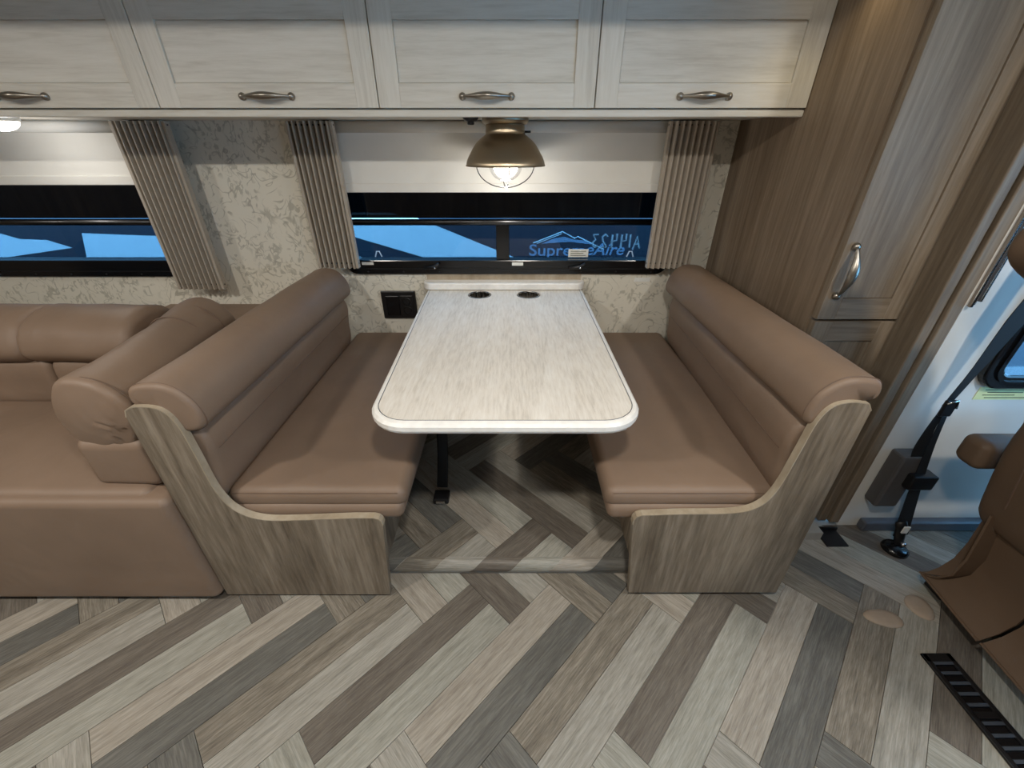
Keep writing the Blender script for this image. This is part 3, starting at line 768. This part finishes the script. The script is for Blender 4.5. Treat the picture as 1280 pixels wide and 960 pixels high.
# ------------------------------------------------------------------ dinette benches
def bench(sg, label, xo, xi_panel_top, xi_panel_bot, x_back, x_in, prof_panel, roll, lower, y_end=1.762, ldx=0.0):
    """sg = -1 for the one by the sofa, +1 by the wardrobe; xo outer side, x_back = crease of seat and back, x_in = aisle edge of the seat"""
    b = thing('dinette_bench', label, 'bench', 'dinette benches')
    Yp = 0.7544
    pn = MB().prism(prof_panel, Yp, Yp + 0.019, 'y').build('end_panel', M['panel_v'], b)
    # pale edge banding round the panel's curved top
    n = len(prof_panel)
    band = []
    top = [p for p in prof_panel if p[1] > 0.3]
    top.sort(key=lambda p: prof_panel.index(p))
    mbb = MB()
    for i in range(len(top) - 1):
        (xa, za), (xb, zb) = top[i], top[i + 1]
        if math.hypot(xb - xa, zb - za) < 1e-5: continue
        nx, nz = (zb - za), -(xb - xa); L = math.hypot(nx, nz); nx, nz = nx / L * 0.0012, nz / L * 0.0012
        mbb.add([(xa - nx, Yp - 0.0004, za - nz), (xa + nx, Yp - 0.0004, za + nz), (xb + nx, Yp - 0.0004, zb + nz), (xb - nx, Yp - 0.0004, zb - nz),
                 (xa - nx, Yp + 0.0194, za - nz), (xa + nx, Yp + 0.0194, za + nz), (xb + nx, Yp + 0.0194, zb + nz), (xb - nx, Yp + 0.0194, zb - nz)],
                [(0, 1, 2, 3), (4, 7, 6, 5), (0, 4, 5, 1), (1, 5, 6, 2), (2, 6, 7, 3), (3, 7, 4, 0)])
    mbb.build('edge_band', M['edge_band'], pn)
    # plinth under the seat
    xa, xb = sorted((xo - sg * 0.02, xi_panel_bot + sg * 0.022))
    MB().box(xa, xb, Yp + 0.04, YW, 0.055, 0.318).box(xa + 0.01, xb - 0.01, Yp + 0.045, 0.834, 0.0, 0.06).build('base', M['panel_v'], b)
    xa, xb = sorted((xo, x_back + sg * 0.012))
    MB().box(xa + 0.004, xb - 0.004, Yp + 0.03, y_end - 0.02, 0.318, 0.62).build('back_board', M['panel_v'], b)
    xa, xb = sorted((x_back + sg * 0.02, x_in + sg * 0.010))
    cushion('seat_support', xa, xb, Yp + 0.022, YW - 0.004, 0.312, 0.368, 0.022, M['vinyl'], b, wrinkle=0.0025, seed=3 * sg)
    xa, xb = sorted((x_back + sg * 0.012, x_in))
    st = cushion('seat_cushion', xa, xb, Yp + 0.030, YW - 0.002, 0.345, 0.414, 0.030, M['vinyl'], b, puff=0.010, wrinkle=0.002, seed=sg)
    MB().tube([(xa + 0.02, Yp + 0.036, 0.401), ((xa + xb) / 2, Yp + 0.035, 0.402), (xb - 0.02, Yp + 0.036, 0.401)], 0.0014, 6).build('seam', M['vinyl_seam'], st)
    lc = bolster('back_cushion', lower, Yp + 0.026, y_end, 0.022, M['vinyl'], b, wrinkle=0.0015, seed=5 * sg, dxy=(ldx, 0))
    face = [p for p in lower]
    rl = bolster('headroll', roll, Yp + 0.010, y_end, 0.014, M['vinyl'], b, wrinkle=0.0022, seed=9 * sg)
    cx = sum(p[0] for p in roll) / len(roll); cz = sum(p[1] for p in roll) / len(roll)
    ysm = Yp + 0.022
    MB().tube([(cx + (p[0] - cx) * 1.004, ysm, cz + (p[1] - cz) * 1.004) for p in roll], 0.0013, 5, closed=True).build('seam', M['vinyl_seam'], rl)
    # stitched seam along the middle of the back cushion
    zs = 0.545
    xf = min(lower, key=lambda p: abs(p[1] - zs) + (10 if sg * (p[0] - x_back) > 0.03 else 0))[0]
    MB().tube([(xf - sg * 0.0005 + ldx * (0.024 + (y_end - Yp - 0.09) * k / 10) / (y_end - Yp - 0.026), Yp + 0.05 + (y_end - Yp - 0.09) * k / 10, zs) for k in range(11)], 0.0012, 5).build('seam', M['vinyl_seam'], lc)
    return b

panelL = [(-0.373, 0.012), (-0.347, 0.318), (-0.349, 0.333), (-0.355, 0.342), (-0.368, 0.347), (-0.42, 0.347)] + \
    smooth_path([(-0.55, 0.340), (-0.66, 0.340), (-0.722, 0.372), (-0.750, 0.44), (-0.756, 0.56), (-0.762, 0.650), (-0.785, 0.692), (-0.834, 0.700), (-0.862, 0.690)], 5) + [(-0.868, 0.672), (-0.872, 0.012)]
panelR = [(0.356, 0.022), (0.324, 0.322), (0.325, 0.340), (0.331, 0.351), (0.343, 0.357)] + \
    smooth_path([(0.45, 0.362), (0.585, 0.366), (0.645, 0.392), (0.672, 0.455), (0.684, 0.572), (0.692, 0.658), (0.712, 0.700), (0.748, 0.712), (0.788, 0.708)], 5) + [(0.800, 0.690), (0.806, 0.022)]
rollL = smooth_path([(-0.852, 0.702), (-0.846, 0.738), (-0.800, 0.749), (-0.757, 0.742), (-0.722, 0.708), (-0.708, 0.660), (-0.720, 0.630), (-0.762, 0.620), (-0.785, 0.640), (-0.812, 0.690)], 5, True)
lowerL = smooth_path([(-0.845, 0.45), (-0.848, 0.60), (-0.800, 0.632), (-0.752, 0.620), (-0.735, 0.575), (-0.742, 0.50), (-0.748, 0.43), (-0.770, 0.385), (-0.82, 0.385)], 5, True)
rollR = [(-p[0] - 0.038, p[1] + 0.016) for p in rollL]
lowerR = [(-p[0] - 0.068, p[1] + 0.012) for p in lowerL]
bench(-1, 'tan vinyl dinette bench with oak end panel, backing onto the sofa', -0.868, -0.345, -0.373, -0.752, -0.285, panelL, rollL, lowerL)
bench(1, 'tan vinyl dinette bench with oak end panel, backing onto the wardrobe', 0.80, 0.322, 0.356, 0.722, 0.250, panelR, rollR, lowerR, ldx=0.038)

# ------------------------------------------------------------------ table
tb = thing('dinette_table', 'white wood-grain dinette table with rounded corners and two cup holders', 'table')
def tbl(inset, r):
    fl, fr_, bl, br = -0.356 + inset, 0.322 - inset, -0.385 + inset * .8, 0.322 - inset
    y0, y1 = 0.778 + inset, 1.822
    out = [(br, y1), (bl, y1)]
    for i in range(9):
        t = R(180 + 90 * i / 8); out.append((fl + r + r * math.cos(t), y0 + r + r * math.sin(t)))
    for i in range(9):
        t = R(270 + 90 * i / 8); out.append((fr_ - r + r * math.cos(t), y0 + r + r * math.sin(t)))
    return out
cups = [(-0.142, 1.742), (0.072, 1.742)]
holes = [[(c[0] + 0.047 * math.cos(2 * math.pi * k / 32), c[1] + 0.047 * math.sin(2 * math.pi * k / 32)) for k in range(32)] for c in cups]
slab_holes('table_top', tbl(0.014, 0.085), holes, 0.606, 0.635, M['table'], tb)
o1, o2, o3, o4 = tbl(0.016, 0.085), tbl(0.006, 0.095), tbl(0.0, 0.10), tbl(0.004, 0.096)
rim = MB(); n = len(o1)
L3 = [(o1, 0.6355), (o2, 0.633), (o3, 0.626), (o3, 0.614), (o4, 0.606), (o1, 0.606)]
rim.add([(p[0], p[1], z) for o, z in L3 for p in o], [(i * n + k, i * n + (k + 1) % n, ((i + 1) % 6) * n + (k + 1) % n, ((i + 1) % 6) * n + k) for i in range(6) for k in range(n)])
rim.build('edge_rim', M['table_edge'], tb)
MB().tube([(p[0], p[1], 0.6352) for p in tbl(0.017, 0.084)], 0.0012, 5, closed=True).build('edge_joint', M['rail_grey'], tb)
for c in cups:
    cu = MB().lathe([(0.045, 0.0), (0.052, 0.0), (0.051, 0.0015), (0.0455, 0.0018), (0.0448, -0.001)], (c[0], c[1], 0.635), 40).build('cup_holder', M['steel'], tb, smooth=True)
    vs = []; nn = 48
    for hh in (0.0, -0.06):
        for q in range(nn):
            t = 2 * math.pi * q / nn; rr = 0.0448 if q % 4 < 2 else 0.0415
            vs.append((c[0] + rr * math.cos(t), c[1] + rr * math.sin(t), 0.634 + hh))
    MB().add(vs, [(q, (q + 1) % nn, nn + (q + 1) % nn, nn + q) for q in range(nn)] + [tuple(range(nn, 2 * nn))]).build('fluted_well', M['steel'], cu)
MB().box(-0.142, 0.111, 0.83, 1.80, 0.5745, 0.606).build('under_rail', M['panel_v'], tb, bevel=0.003)
MB().box(-0.13, 0.09, 1.80, YW - 0.001, 0.50, 0.606).build('wall_bracket', M['panel_dark'], tb)
sh = MB(); 
shelf = [(0.328, YW), (-0.402, YW)] + [(-0.402 + 0.04 + 0.04 * math.cos(R(a)), 1.80 + 0.04 + 0.04 * math.sin(R(a))) for a in range(180, 271, 15)] + [(0.328 - 0.04 + 0.04 * math.cos(R(a)), 1.84 + 0.04 * math.sin(R(a))) for a in range(270, 361, 15)]
ws = thing('wall_ledge', 'white rounded ledge on papered wall at the head of the table', 'ledge')
MB().prism(shelf, 0.637, 0.668, 'z').build('board', M['table_edge'], ws, bevel=0.005)
MB().box(-0.39, 0.315, YW - 0.006, YW, 0.668, 0.694).build('back_strip', M['edge_band'], ws)

# ------------------------------------------------------------------ outlet on the wall
ol = thing('power_outlet', 'black double power outlet on papered wall beside the table', 'outlet')
MB().box(-0.613, -0.452, YW - 0.012, YW, 0.482, 0.616).build('cover_plate', M['black'], ol, bevel=0.004)
MB().box(-0.592, -0.530, YW - 0.018, YW - 0.010, 0.498, 0.596).build('flap', M['black_gloss'], ol, bevel=0.004)
sk = MB().box(-0.524, -0.466, YW - 0.016, YW - 0.010, 0.498, 0.596).build('socket', M['black'], ol, bevel=0.003)
for zz in (0.525, 0.568):
    MB().lathe([(0.016, -0.018), (0.018, -0.019), (0.019, -0.016)], (-0.495, YW, zz), 20, 'y').build('socket_ring', M['black_gloss'], sk, smooth=True)

# warning label on the wall under each window
for xx, zz in ((-1.52, 0.652), (0.60, 0.668)):
    tag(MB().box(xx - 0.035, xx + 0.035, YW - 0.001, YW, zz - 0.010, zz + 0.008).build('wall_label', M['paper']), 'small pale printed label on wall under ' + ('the sofa window' if xx < 0 else 'the table window'), 'label')

# ------------------------------------------------------------------ seat belt hanging under the table
sb = thing('lap_belt', 'black lap belt hanging beside left-hand bench under the table', 'seat belt')
MB().tube([(-0.258, 1.22, 0.38), (-0.256, 1.20, 0.30), (-0.258, 1.18, 0.20), (-0.262, 1.13, 0.09)], 0.020, 8, flat=(1, 0.15)).build('webbing', M['webbing'], sb, smooth=True)
MB().box(-0.29, -0.232, 1.07, 1.125, 0.062, 0.085).build('buckle', M['black'], sb, bevel=0.006)
MB().box(-0.278, -0.245, 1.066, 1.072, 0.068, 0.080).build('tongue', M['chrome'], sb, bevel=0.001)

# ------------------------------------------------------------------ sofa
sf = thing('sofa', 'tan vinyl sofa with padded arm and rolled back under the window', 'sofa')
cushion('base_front', -2.6, -0.876, 0.733, 1.20, 0.02, 0.425, 0.022, M['vinyl'], sf, wrinkle=0.0015, seed=21)
MB().box(-2.55, -0.90, 0.76, 1.70, 0.0, 0.05).build('plinth', M['black'], sf)
sc = cushion('seat_cushion', -2.55, -0.93, 0.752, 1.24, 0.38, 0.437, 0.028, M['vinyl'], sf, puff=0.006, wrinkle=0.003, seed=31)
MB().tube([(-2.5, 0.764, 0.428), (-1.7, 0.763, 0.428), (-0.96, 0.764, 0.428)], 0.0014, 5).build('seam', M['vinyl_seam'], sc)
lowp = smooth_path([(1.20, 0.42), (1.185, 0.50), (1.20, 0.585), (1.28, 0.60), (1.38, 0.55), (1.38, 0.42)], 4, True)
bolster('back_cushion', lowp, -2.5, -1.535, 0.02, M['vinyl'], sf, 0.002, 41, axis='x')
bolster('back_cushion', lowp, -1.528, -1.06, 0.02, M['vinyl'], sf, 0.002, 43, axis='x')
rolp = smooth_path([(1.165, 0.640), (1.185, 0.595), (1.25, 0.575), (1.36, 0.60), (1.41, 0.66), (1.385, 0.715), (1.30, 0.738), (1.21, 0.712)], 5, True)
bolster('back_roll', rolp, -2.5, -1.560, 0.03, M['vinyl'], sf, 0.004, 47, axis='x')
bolster('back_roll', rolp, -1.575, -1.215, 0.03, M['vinyl'], sf, 0.004, 53, axis='x')
armp = smooth_path([(-1.088, 0.655), (-1.078, 0.575), (-1.02, 0.535), (-0.95, 0.545), (-0.905, 0.60), (-0.90, 0.67), (-0.94, 0.725), (-1.0, 0.742), (-1.055, 0.722)], 5, True)
ar = bolster('arm_roll', armp, 0.795, 1.40, 0.020, M['vinyl'], sf, 0.006, 61, dxy=(-0.10, 0.0), gather=(0.012, (-0.925, 0.585), 0.006))
for yy in (1.19, 1.30):
    tt = (yy - 0.795) / 0.605 * -0.10
    MB().tube([(p[0] + tt, yy, p[1] + 0.001) for p in armp], 0.0022, 5, closed=True).build('seam', M['vinyl_seam'], ar)
cx = sum(p[0] for p in armp) / len(armp); cz = sum(p[1] for p in armp) / len(armp)
MB().tube([(cx + (p[0] - cx) * 1.0, 0.8155, cz + (p[1] - cz) * 1.0) for p in armp], 0.0014, 5, closed=True).build('seam', M['vinyl_seam'], ar)
cushion('arm_pad', -1.085, -0.905, 0.785, 1.25, 0.428, 0.575, 0.028, M['vinyl'], sf, wrinkle=0.006, seed=71)
MB().box(-1.62, -0.872, 1.33, YW - 0.004, 0.40, 0.555).build('ledge', M['vinyl'], sf, bevel=0.01)

# ------------------------------------------------------------------ cab: seat belt, rail, label, vent, pads, chair
tag(MB().box(1.255, 2.4, YC - 0.03, YC, 0.0, 0.044).build('floor_rail', M['rail_grey'], bevel=0.008, segs=3), 'dark grey rail along the floor under the white cab wall', 'rail')
lb = thing('warning_label', 'yellow printed warning label on white wall under the cab window', 'label')
MB().box(1.375, 1.56, YC - 0.0015, YC, 0.545, 0.588).build('sheet', M['yellow'], lb)
for k in range(4): MB().box(1.395 + 0.01 * (k % 2), 1.53 - 0.02 * (k % 3), YC - 0.0022, YC - 0.0014, 0.578 - k * 0.009, 0.5805 - k * 0.009).build('print_line', M['ink'], lb)
bt = thing('shoulder_belt', 'black shoulder belt with grey retractor cover on white cab wall', 'seat belt')
YB = 0.985
MB().box(1.222, 1.298, YC - 0.05, YC, 0.145, 0.362).build('retractor_cover', M['grey_plastic'], bt, bevel=0.008)
MB().box(1.265, 1.345, YC - 0.075, YC - 0.03, 0.245, 0.30).build('retractor', M['black'], bt, bevel=0.006)
def strap(pts, w, name='webbing'):
    n = len(pts); mb = MB()
    L = []
    for i, p in enumerate(pts):
        d = Vector(pts[min(i + 1, n - 1)]) - Vector(pts[max(i - 1, 0)]); d.y = 0; d.normalize()
        s_ = Vector((-d.z, 0, d.x)); p = Vector(p); ww = w[i] if isinstance(w, list) else w
        L += [p - s_ * ww / 2, p + s_ * ww / 2, p + s_ * ww / 2 + Vector((0, 0.0018, 0)), p - s_ * ww / 2 + Vector((0, 0.0018, 0))]
    fs = [(0, 1, 2, 3), tuple(4 * (n - 1) + k for k in range(4))]
    for i in range(n - 1):
        for k in range(4): fs.append((4 * i + k, 4 * i + (k + 1) % 4, 4 * (i + 1) + (k + 1) % 4, 4 * (i + 1) + k))
    return mb.add(L, fs).build(name, M['webbing'], bt)
strap(smooth_path([(1.290, YB - 0.03, 1.12), (1.275, YB - 0.03, 0.95), (1.268, YB - 0.02, 0.82), (1.262, YB - 0.01, 0.68), (1.252, YB, 0.55)], 4), [0.05] * 9 + [0.045, 0.04, 0.034, 0.028, 0.024, 0.022, 0.02, 0.02][:8])
strap(smooth_path([(1.252, YB, 0.54), (1.252, YB, 0.46), (1.262, YB, 0.38), (1.292, YB, 0.315)], 4), [0.012] + [0.016, 0.02, 0.024, 0.028, 0.032, 0.036, 0.04, 0.042, 0.044, 0.046, 0.048, 0.05])
strap(smooth_path([(1.258, YB - 0.006, 0.54), (1.275, YB - 0.008, 0.42), (1.30, YB - 0.012, 0.28), (1.325, YB - 0.02, 0.15), (1.345, YB - 0.03, 0.035)], 4), [0.012, 0.014, 0.016, 0.018, 0.02, 0.023, 0.026, 0.029, 0.032, 0.035, 0.038, 0.04, 0.042, 0.044, 0.046, 0.047, 0.048])
tg = MB().box(1.236, 1.272, YB - 0.012, YB - 0.002, 0.52, 0.575).build('slide_tongue', M['black'], bt, bevel=0.004)
MB().tube([(1.238, YB - 0.012, 0.565), (1.262, YB - 0.014, 0.578), (1.272, YB - 0.012, 0.55)], 0.003, 6).build('tongue_loop', M['chrome'], tg, smooth=True)
an = thing('belt_anchor', 'black round belt anchor with chrome bolt on floor by the grey rail', 'anchor')
MB().lathe([(0, 0.018), (0.028, 0.018), (0.037, 0.010), (0.038, 0.0), (0, 0.0)], (1.315, 0.925, 0.0), 28).build('cap', M['black_gloss'], an, smooth=True)
MB().tube([(1.325, 0.93, 0.015), (1.335, 0.95, 0.04), (1.33, 0.955, 0.075), (1.318, 0.957, 0.10)], [0.012, 0.016, 0.018, 0.016], 8, flat=(1, 0.4)).build('stalk', M['black'], an, smooth=True)
MB().lathe([(0, 0.010), (0.007, 0.009), (0.009, 0.0)], (1.338, 0.928, 0.02), 16).build('bolt', M['chrome'], an, smooth=True)
MB().box(1.322, 1.342, 0.940, 0.945, 0.062, 0.092).build('release_plate', M['paper'], an, bevel=0.001)

vt = thing('floor_vent', 'long black slotted floor vent set in the plank floor', 'vent')
vx0, vx1, vy0, vy1 = 1.113, 1.192, 0.262, 0.59
MB().box(vx0 + 0.014, vx1 - 0.014, vy0 + 0.01, vy1 - 0.02, 0.0, 0.0025).build('well', M['black_gloss'], vt)
for a in ((vx0, vx0 + 0.014, vy0, vy1), (vx1 - 0.014, vx1, vy0, vy1), (vx0, vx1, vy0, vy0 + 0.012), (vx0, vx1, vy1 - 0.022, vy1)):
    MB().box(a[0], a[1], a[2], a[3], 0.0, 0.007).build('rim', M['black'], vt, bevel=0.002)
k = 0; yy = vy1 - 0.022
while yy > vy0 + 0.02:
    MB().add(*(lambda y: ([(vx0 + 0.014, y, 0.007), (vx1 - 0.014, y, 0.007), (vx1 - 0.014, y - 0.007, 0.0065), (vx0 + 0.014, y - 0.007, 0.0065), (vx0 + 0.014, y + 0.003, 0.002), (vx1 - 0.014, y + 0.003, 0.002), (vx1 - 0.014, y - 0.004, 0.0015), (vx0 + 0.014, y - 0.004, 0.0015)],
             [(0, 1, 2, 3), (4, 7, 6, 5), (0, 4, 5, 1), (1, 5, 6, 2), (2, 6, 7, 3), (3, 7, 4, 0)]))(yy)).build('louvre', M['slat'], vt)
    yy -= 0.0235; k += 1
    if k == 5: MB().box(vx0 + 0.01, vx1 - 0.01, yy - 0.008, yy + 0.006, 0, 0.007).build('crosspiece', M['black'], vt); yy -= 0.014

def pad(x, y, a, b, rot, label):
    n = 28; vs = []; fs = []
    prof = [(1.0, 0.0), (1.0, 0.002), (0.93, 0.005), (0.6, 0.0065), (0.05, 0.007)]
    for r_, h in prof:
        for q in range(n):
            t = 2 * math.pi * q / n; px, py = a * r_ * math.cos(t), b * r_ * math.sin(t) * (1 + 0.15 * math.cos(t))
            vs.append((x + px * math.cos(rot) - py * math.sin(rot), y + px * math.sin(rot) + py * math.cos(rot), h))
    for i in range(len(prof) - 1):
        for q in range(n): fs.append((i * n + q, i * n + (q + 1) % n, (i + 1) * n + (q + 1) % n, (i + 1) * n + q))
    fs.append(tuple(range((len(prof) - 1) * n, len(prof) * n)))
    return tag(MB().add(vs, fs).build('floor_pad', M['pad'], smooth=True), label, 'pad', 'oval pads on the floor')
pad(1.09, 0.688, 0.052, 0.027, R(-8), 'beige oval pad lying on plank floor, further from the captain chair')
pad(1.225, 0.722, 0.034, 0.040, R(-20), 'beige oval pad lying on plank floor, closer to the captain chair')

ch = thing('captain_chair', 'brown vinyl captain chair with flared skirt beside the cab wall', 'chair')
Y0, Y1 = 0.24, 0.80
# reclined back, rear surface traced in side profile (x, z)
backp = smooth_path([(1.30, 0.30), (1.262, 0.40), (1.228, 0.53), (1.20, 0.66), (1.145, 0.80), (1.075, 0.93), (1.10, 0.985), (1.17, 0.98), (1.25, 0.84), (1.32, 0.68), (1.37, 0.52), (1.42, 0.36), (1.38, 0.29)], 4, True)
bk = bolster('backrest', backp, Y0 + 0.01, Y1, 0.03, M['chair_vinyl'], ch, 0.003, 81)
MB().tube([(p[0], Y1 - 0.06, p[1]) for p in smooth_path([(1.2, 0.655), (1.228, 0.525), (1.262, 0.395)], 5)], 0.002, 5).build('seam', M['vinyl_seam'], bk)
hr = bolster('headrest', smooth_path([(1.06, 0.955), (0.985, 0.99), (0.960, 1.035), (0.985, 1.10), (1.04, 1.12), (1.09, 1.06), (1.13, 0.97)], 4, True), 0.30, 0.83, 0.03, M['chair_vinyl'], ch, 0.003, 85)
cushion('seat', 1.34, 1.86, Y0, Y1, 0.36, 0.50, 0.05, M['chair_vinyl'], ch, puff=0.02, wrinkle=0.004, seed=91)
fl = [(0.0, 0.052), (0.036, 0.085), (0.058, 0.13), (0.060, 0.20), (0.050, 0.28), (0.040, 0.35)]
def skirt_panel(name, pa, pb, inward):
    """flared hanging panel from pa to pb (bottom edge), leaning inward with height"""
    pa, pb, inward = Vector(pa), Vector(pb), Vector(inward); vs = []; fs = []
    off = 0.006
    for s_ in (0, 1):
        for d, z in fl:
            for p in (pa, pb):
                q = p + inward * (d + s_ * off); vs.append((q.x, q.y, z))
    n = len(fl)
    for i in range(n - 1):
        fs += [(2 * i, 2 * i + 1, 2 * i + 3, 2 * i + 2), (2 * n + 2 * i, 2 * n + 2 * i + 2, 2 * n + 2 * i + 3, 2 * n + 2 * i + 1)]
        for e in (0, 1): fs.append((2 * i + e, 2 * i + 2 + e, 2 * n + 2 * i + 2 + e, 2 * n + 2 * i + e))
    fs += [(0, 2 * n, 2 * n + 1, 1), (2 * n - 2, 2 * n - 1, 4 * n - 1, 4 * n - 2)]
    o = MB().add(vs, fs).build(name, M['chair_vinyl'], ch, smooth=True)
    e = o.modifiers.new('edge', 'EDGE_SPLIT'); e.split_angle = R(50)
    MB().tube([pa + Vector((0, 0, 0.054)), pb + Vector((0, 0, 0.054))], 0.004, 6).build('hem', M['chair_vinyl'], o)
    return o
skirt_panel('skirt', (1.270, 0.795, 0), (1.247, 0.597, 0), (1, 0, 0))
skirt_panel('skirt', (1.250, 0.590, 0), (1.228, 0.28, 0), (1, 0, 0))
skirt_panel('skirt', (1.270, 0.800, 0), (1.84, 0.815, 0), (0, -1, 0))
MB().box(1.36, 1.80, 0.32, 0.74, 0.02, 0.36).build('pedestal', M['black'], ch, bevel=0.01)
MB().box(1.305, 1.85, 0.74, 0.80, 0.0, 0.022).build('slide_rail', M['black'], ch, bevel=0.004)
cushion('armrest', 1.245, 1.62, 0.83, 0.905, 0.437, 0.525, 0.025, M['chair_vinyl'], ch, wrinkle=0.002, seed=95)

# ------------------------------------------------------------------ ceiling pucks (the coach's own lighting, plus the added leftmost puck)
for i, (lx, ly) in enumerate(LAMP_SPOTS):
    q = thing('ceiling_light', 'round white LED ceiling light above the aisle', 'light', 'ceiling lights')
    MB().lathe([(0.075, 0), (0.075, -0.010), (0.062, -0.013), (0.060, -0.006)], (lx, ly, CEIL), 32).build('trim_ring', M['paper'], q, smooth=True)
    MB().lathe([(0.061, -0.007), (0.03, -0.009), (0.0001, -0.009)], (lx, ly, CEIL), 32).build('lens', M['led'], q, smooth=True)
    a = bpy.data.lights.new('ceiling_lamp', 'AREA'); a.shape = 'DISK'; a.size = 0.12; a.energy = LAMP_W if ly > -0.5 else REAR_W; a.color = (1.0, 0.94, 0.85)
    ao = bpy.data.objects.new('ceiling_lamp', a); C.objects.link(ao); ao.parent = q; ao.location = (lx, ly, CEIL - 0.016)
# warm reading light in the slide-out ceiling by the wardrobe
q = thing('reading_light', 'small warm reading light in slide-out ceiling by the wardrobe', 'light')
MB().lathe([(0.045, 0), (0.045, -0.010), (0.034, -0.012), (0.032, -0.004)], (0.80, 1.29, 1.66), 28).build('trim_ring', M['paper'], q, smooth=True)
MB().lathe([(0.033, -0.006), (0.0001, -0.008)], (0.80, 1.29, 1.66), 28).build('lens', M['led'], q, smooth=True)
a = bpy.data.lights.new('reading_lamp', 'SPOT'); a.energy = 1.6; a.color = (1.0, 0.80, 0.45); a.spot_size = R(95); a.spot_blend = 0.6; a.shadow_soft_size = 0.03
ao = bpy.data.objects.new('reading_lamp', a); C.objects.link(ao); ao.parent = q; ao.location = (0.80, 1.29, 1.645)
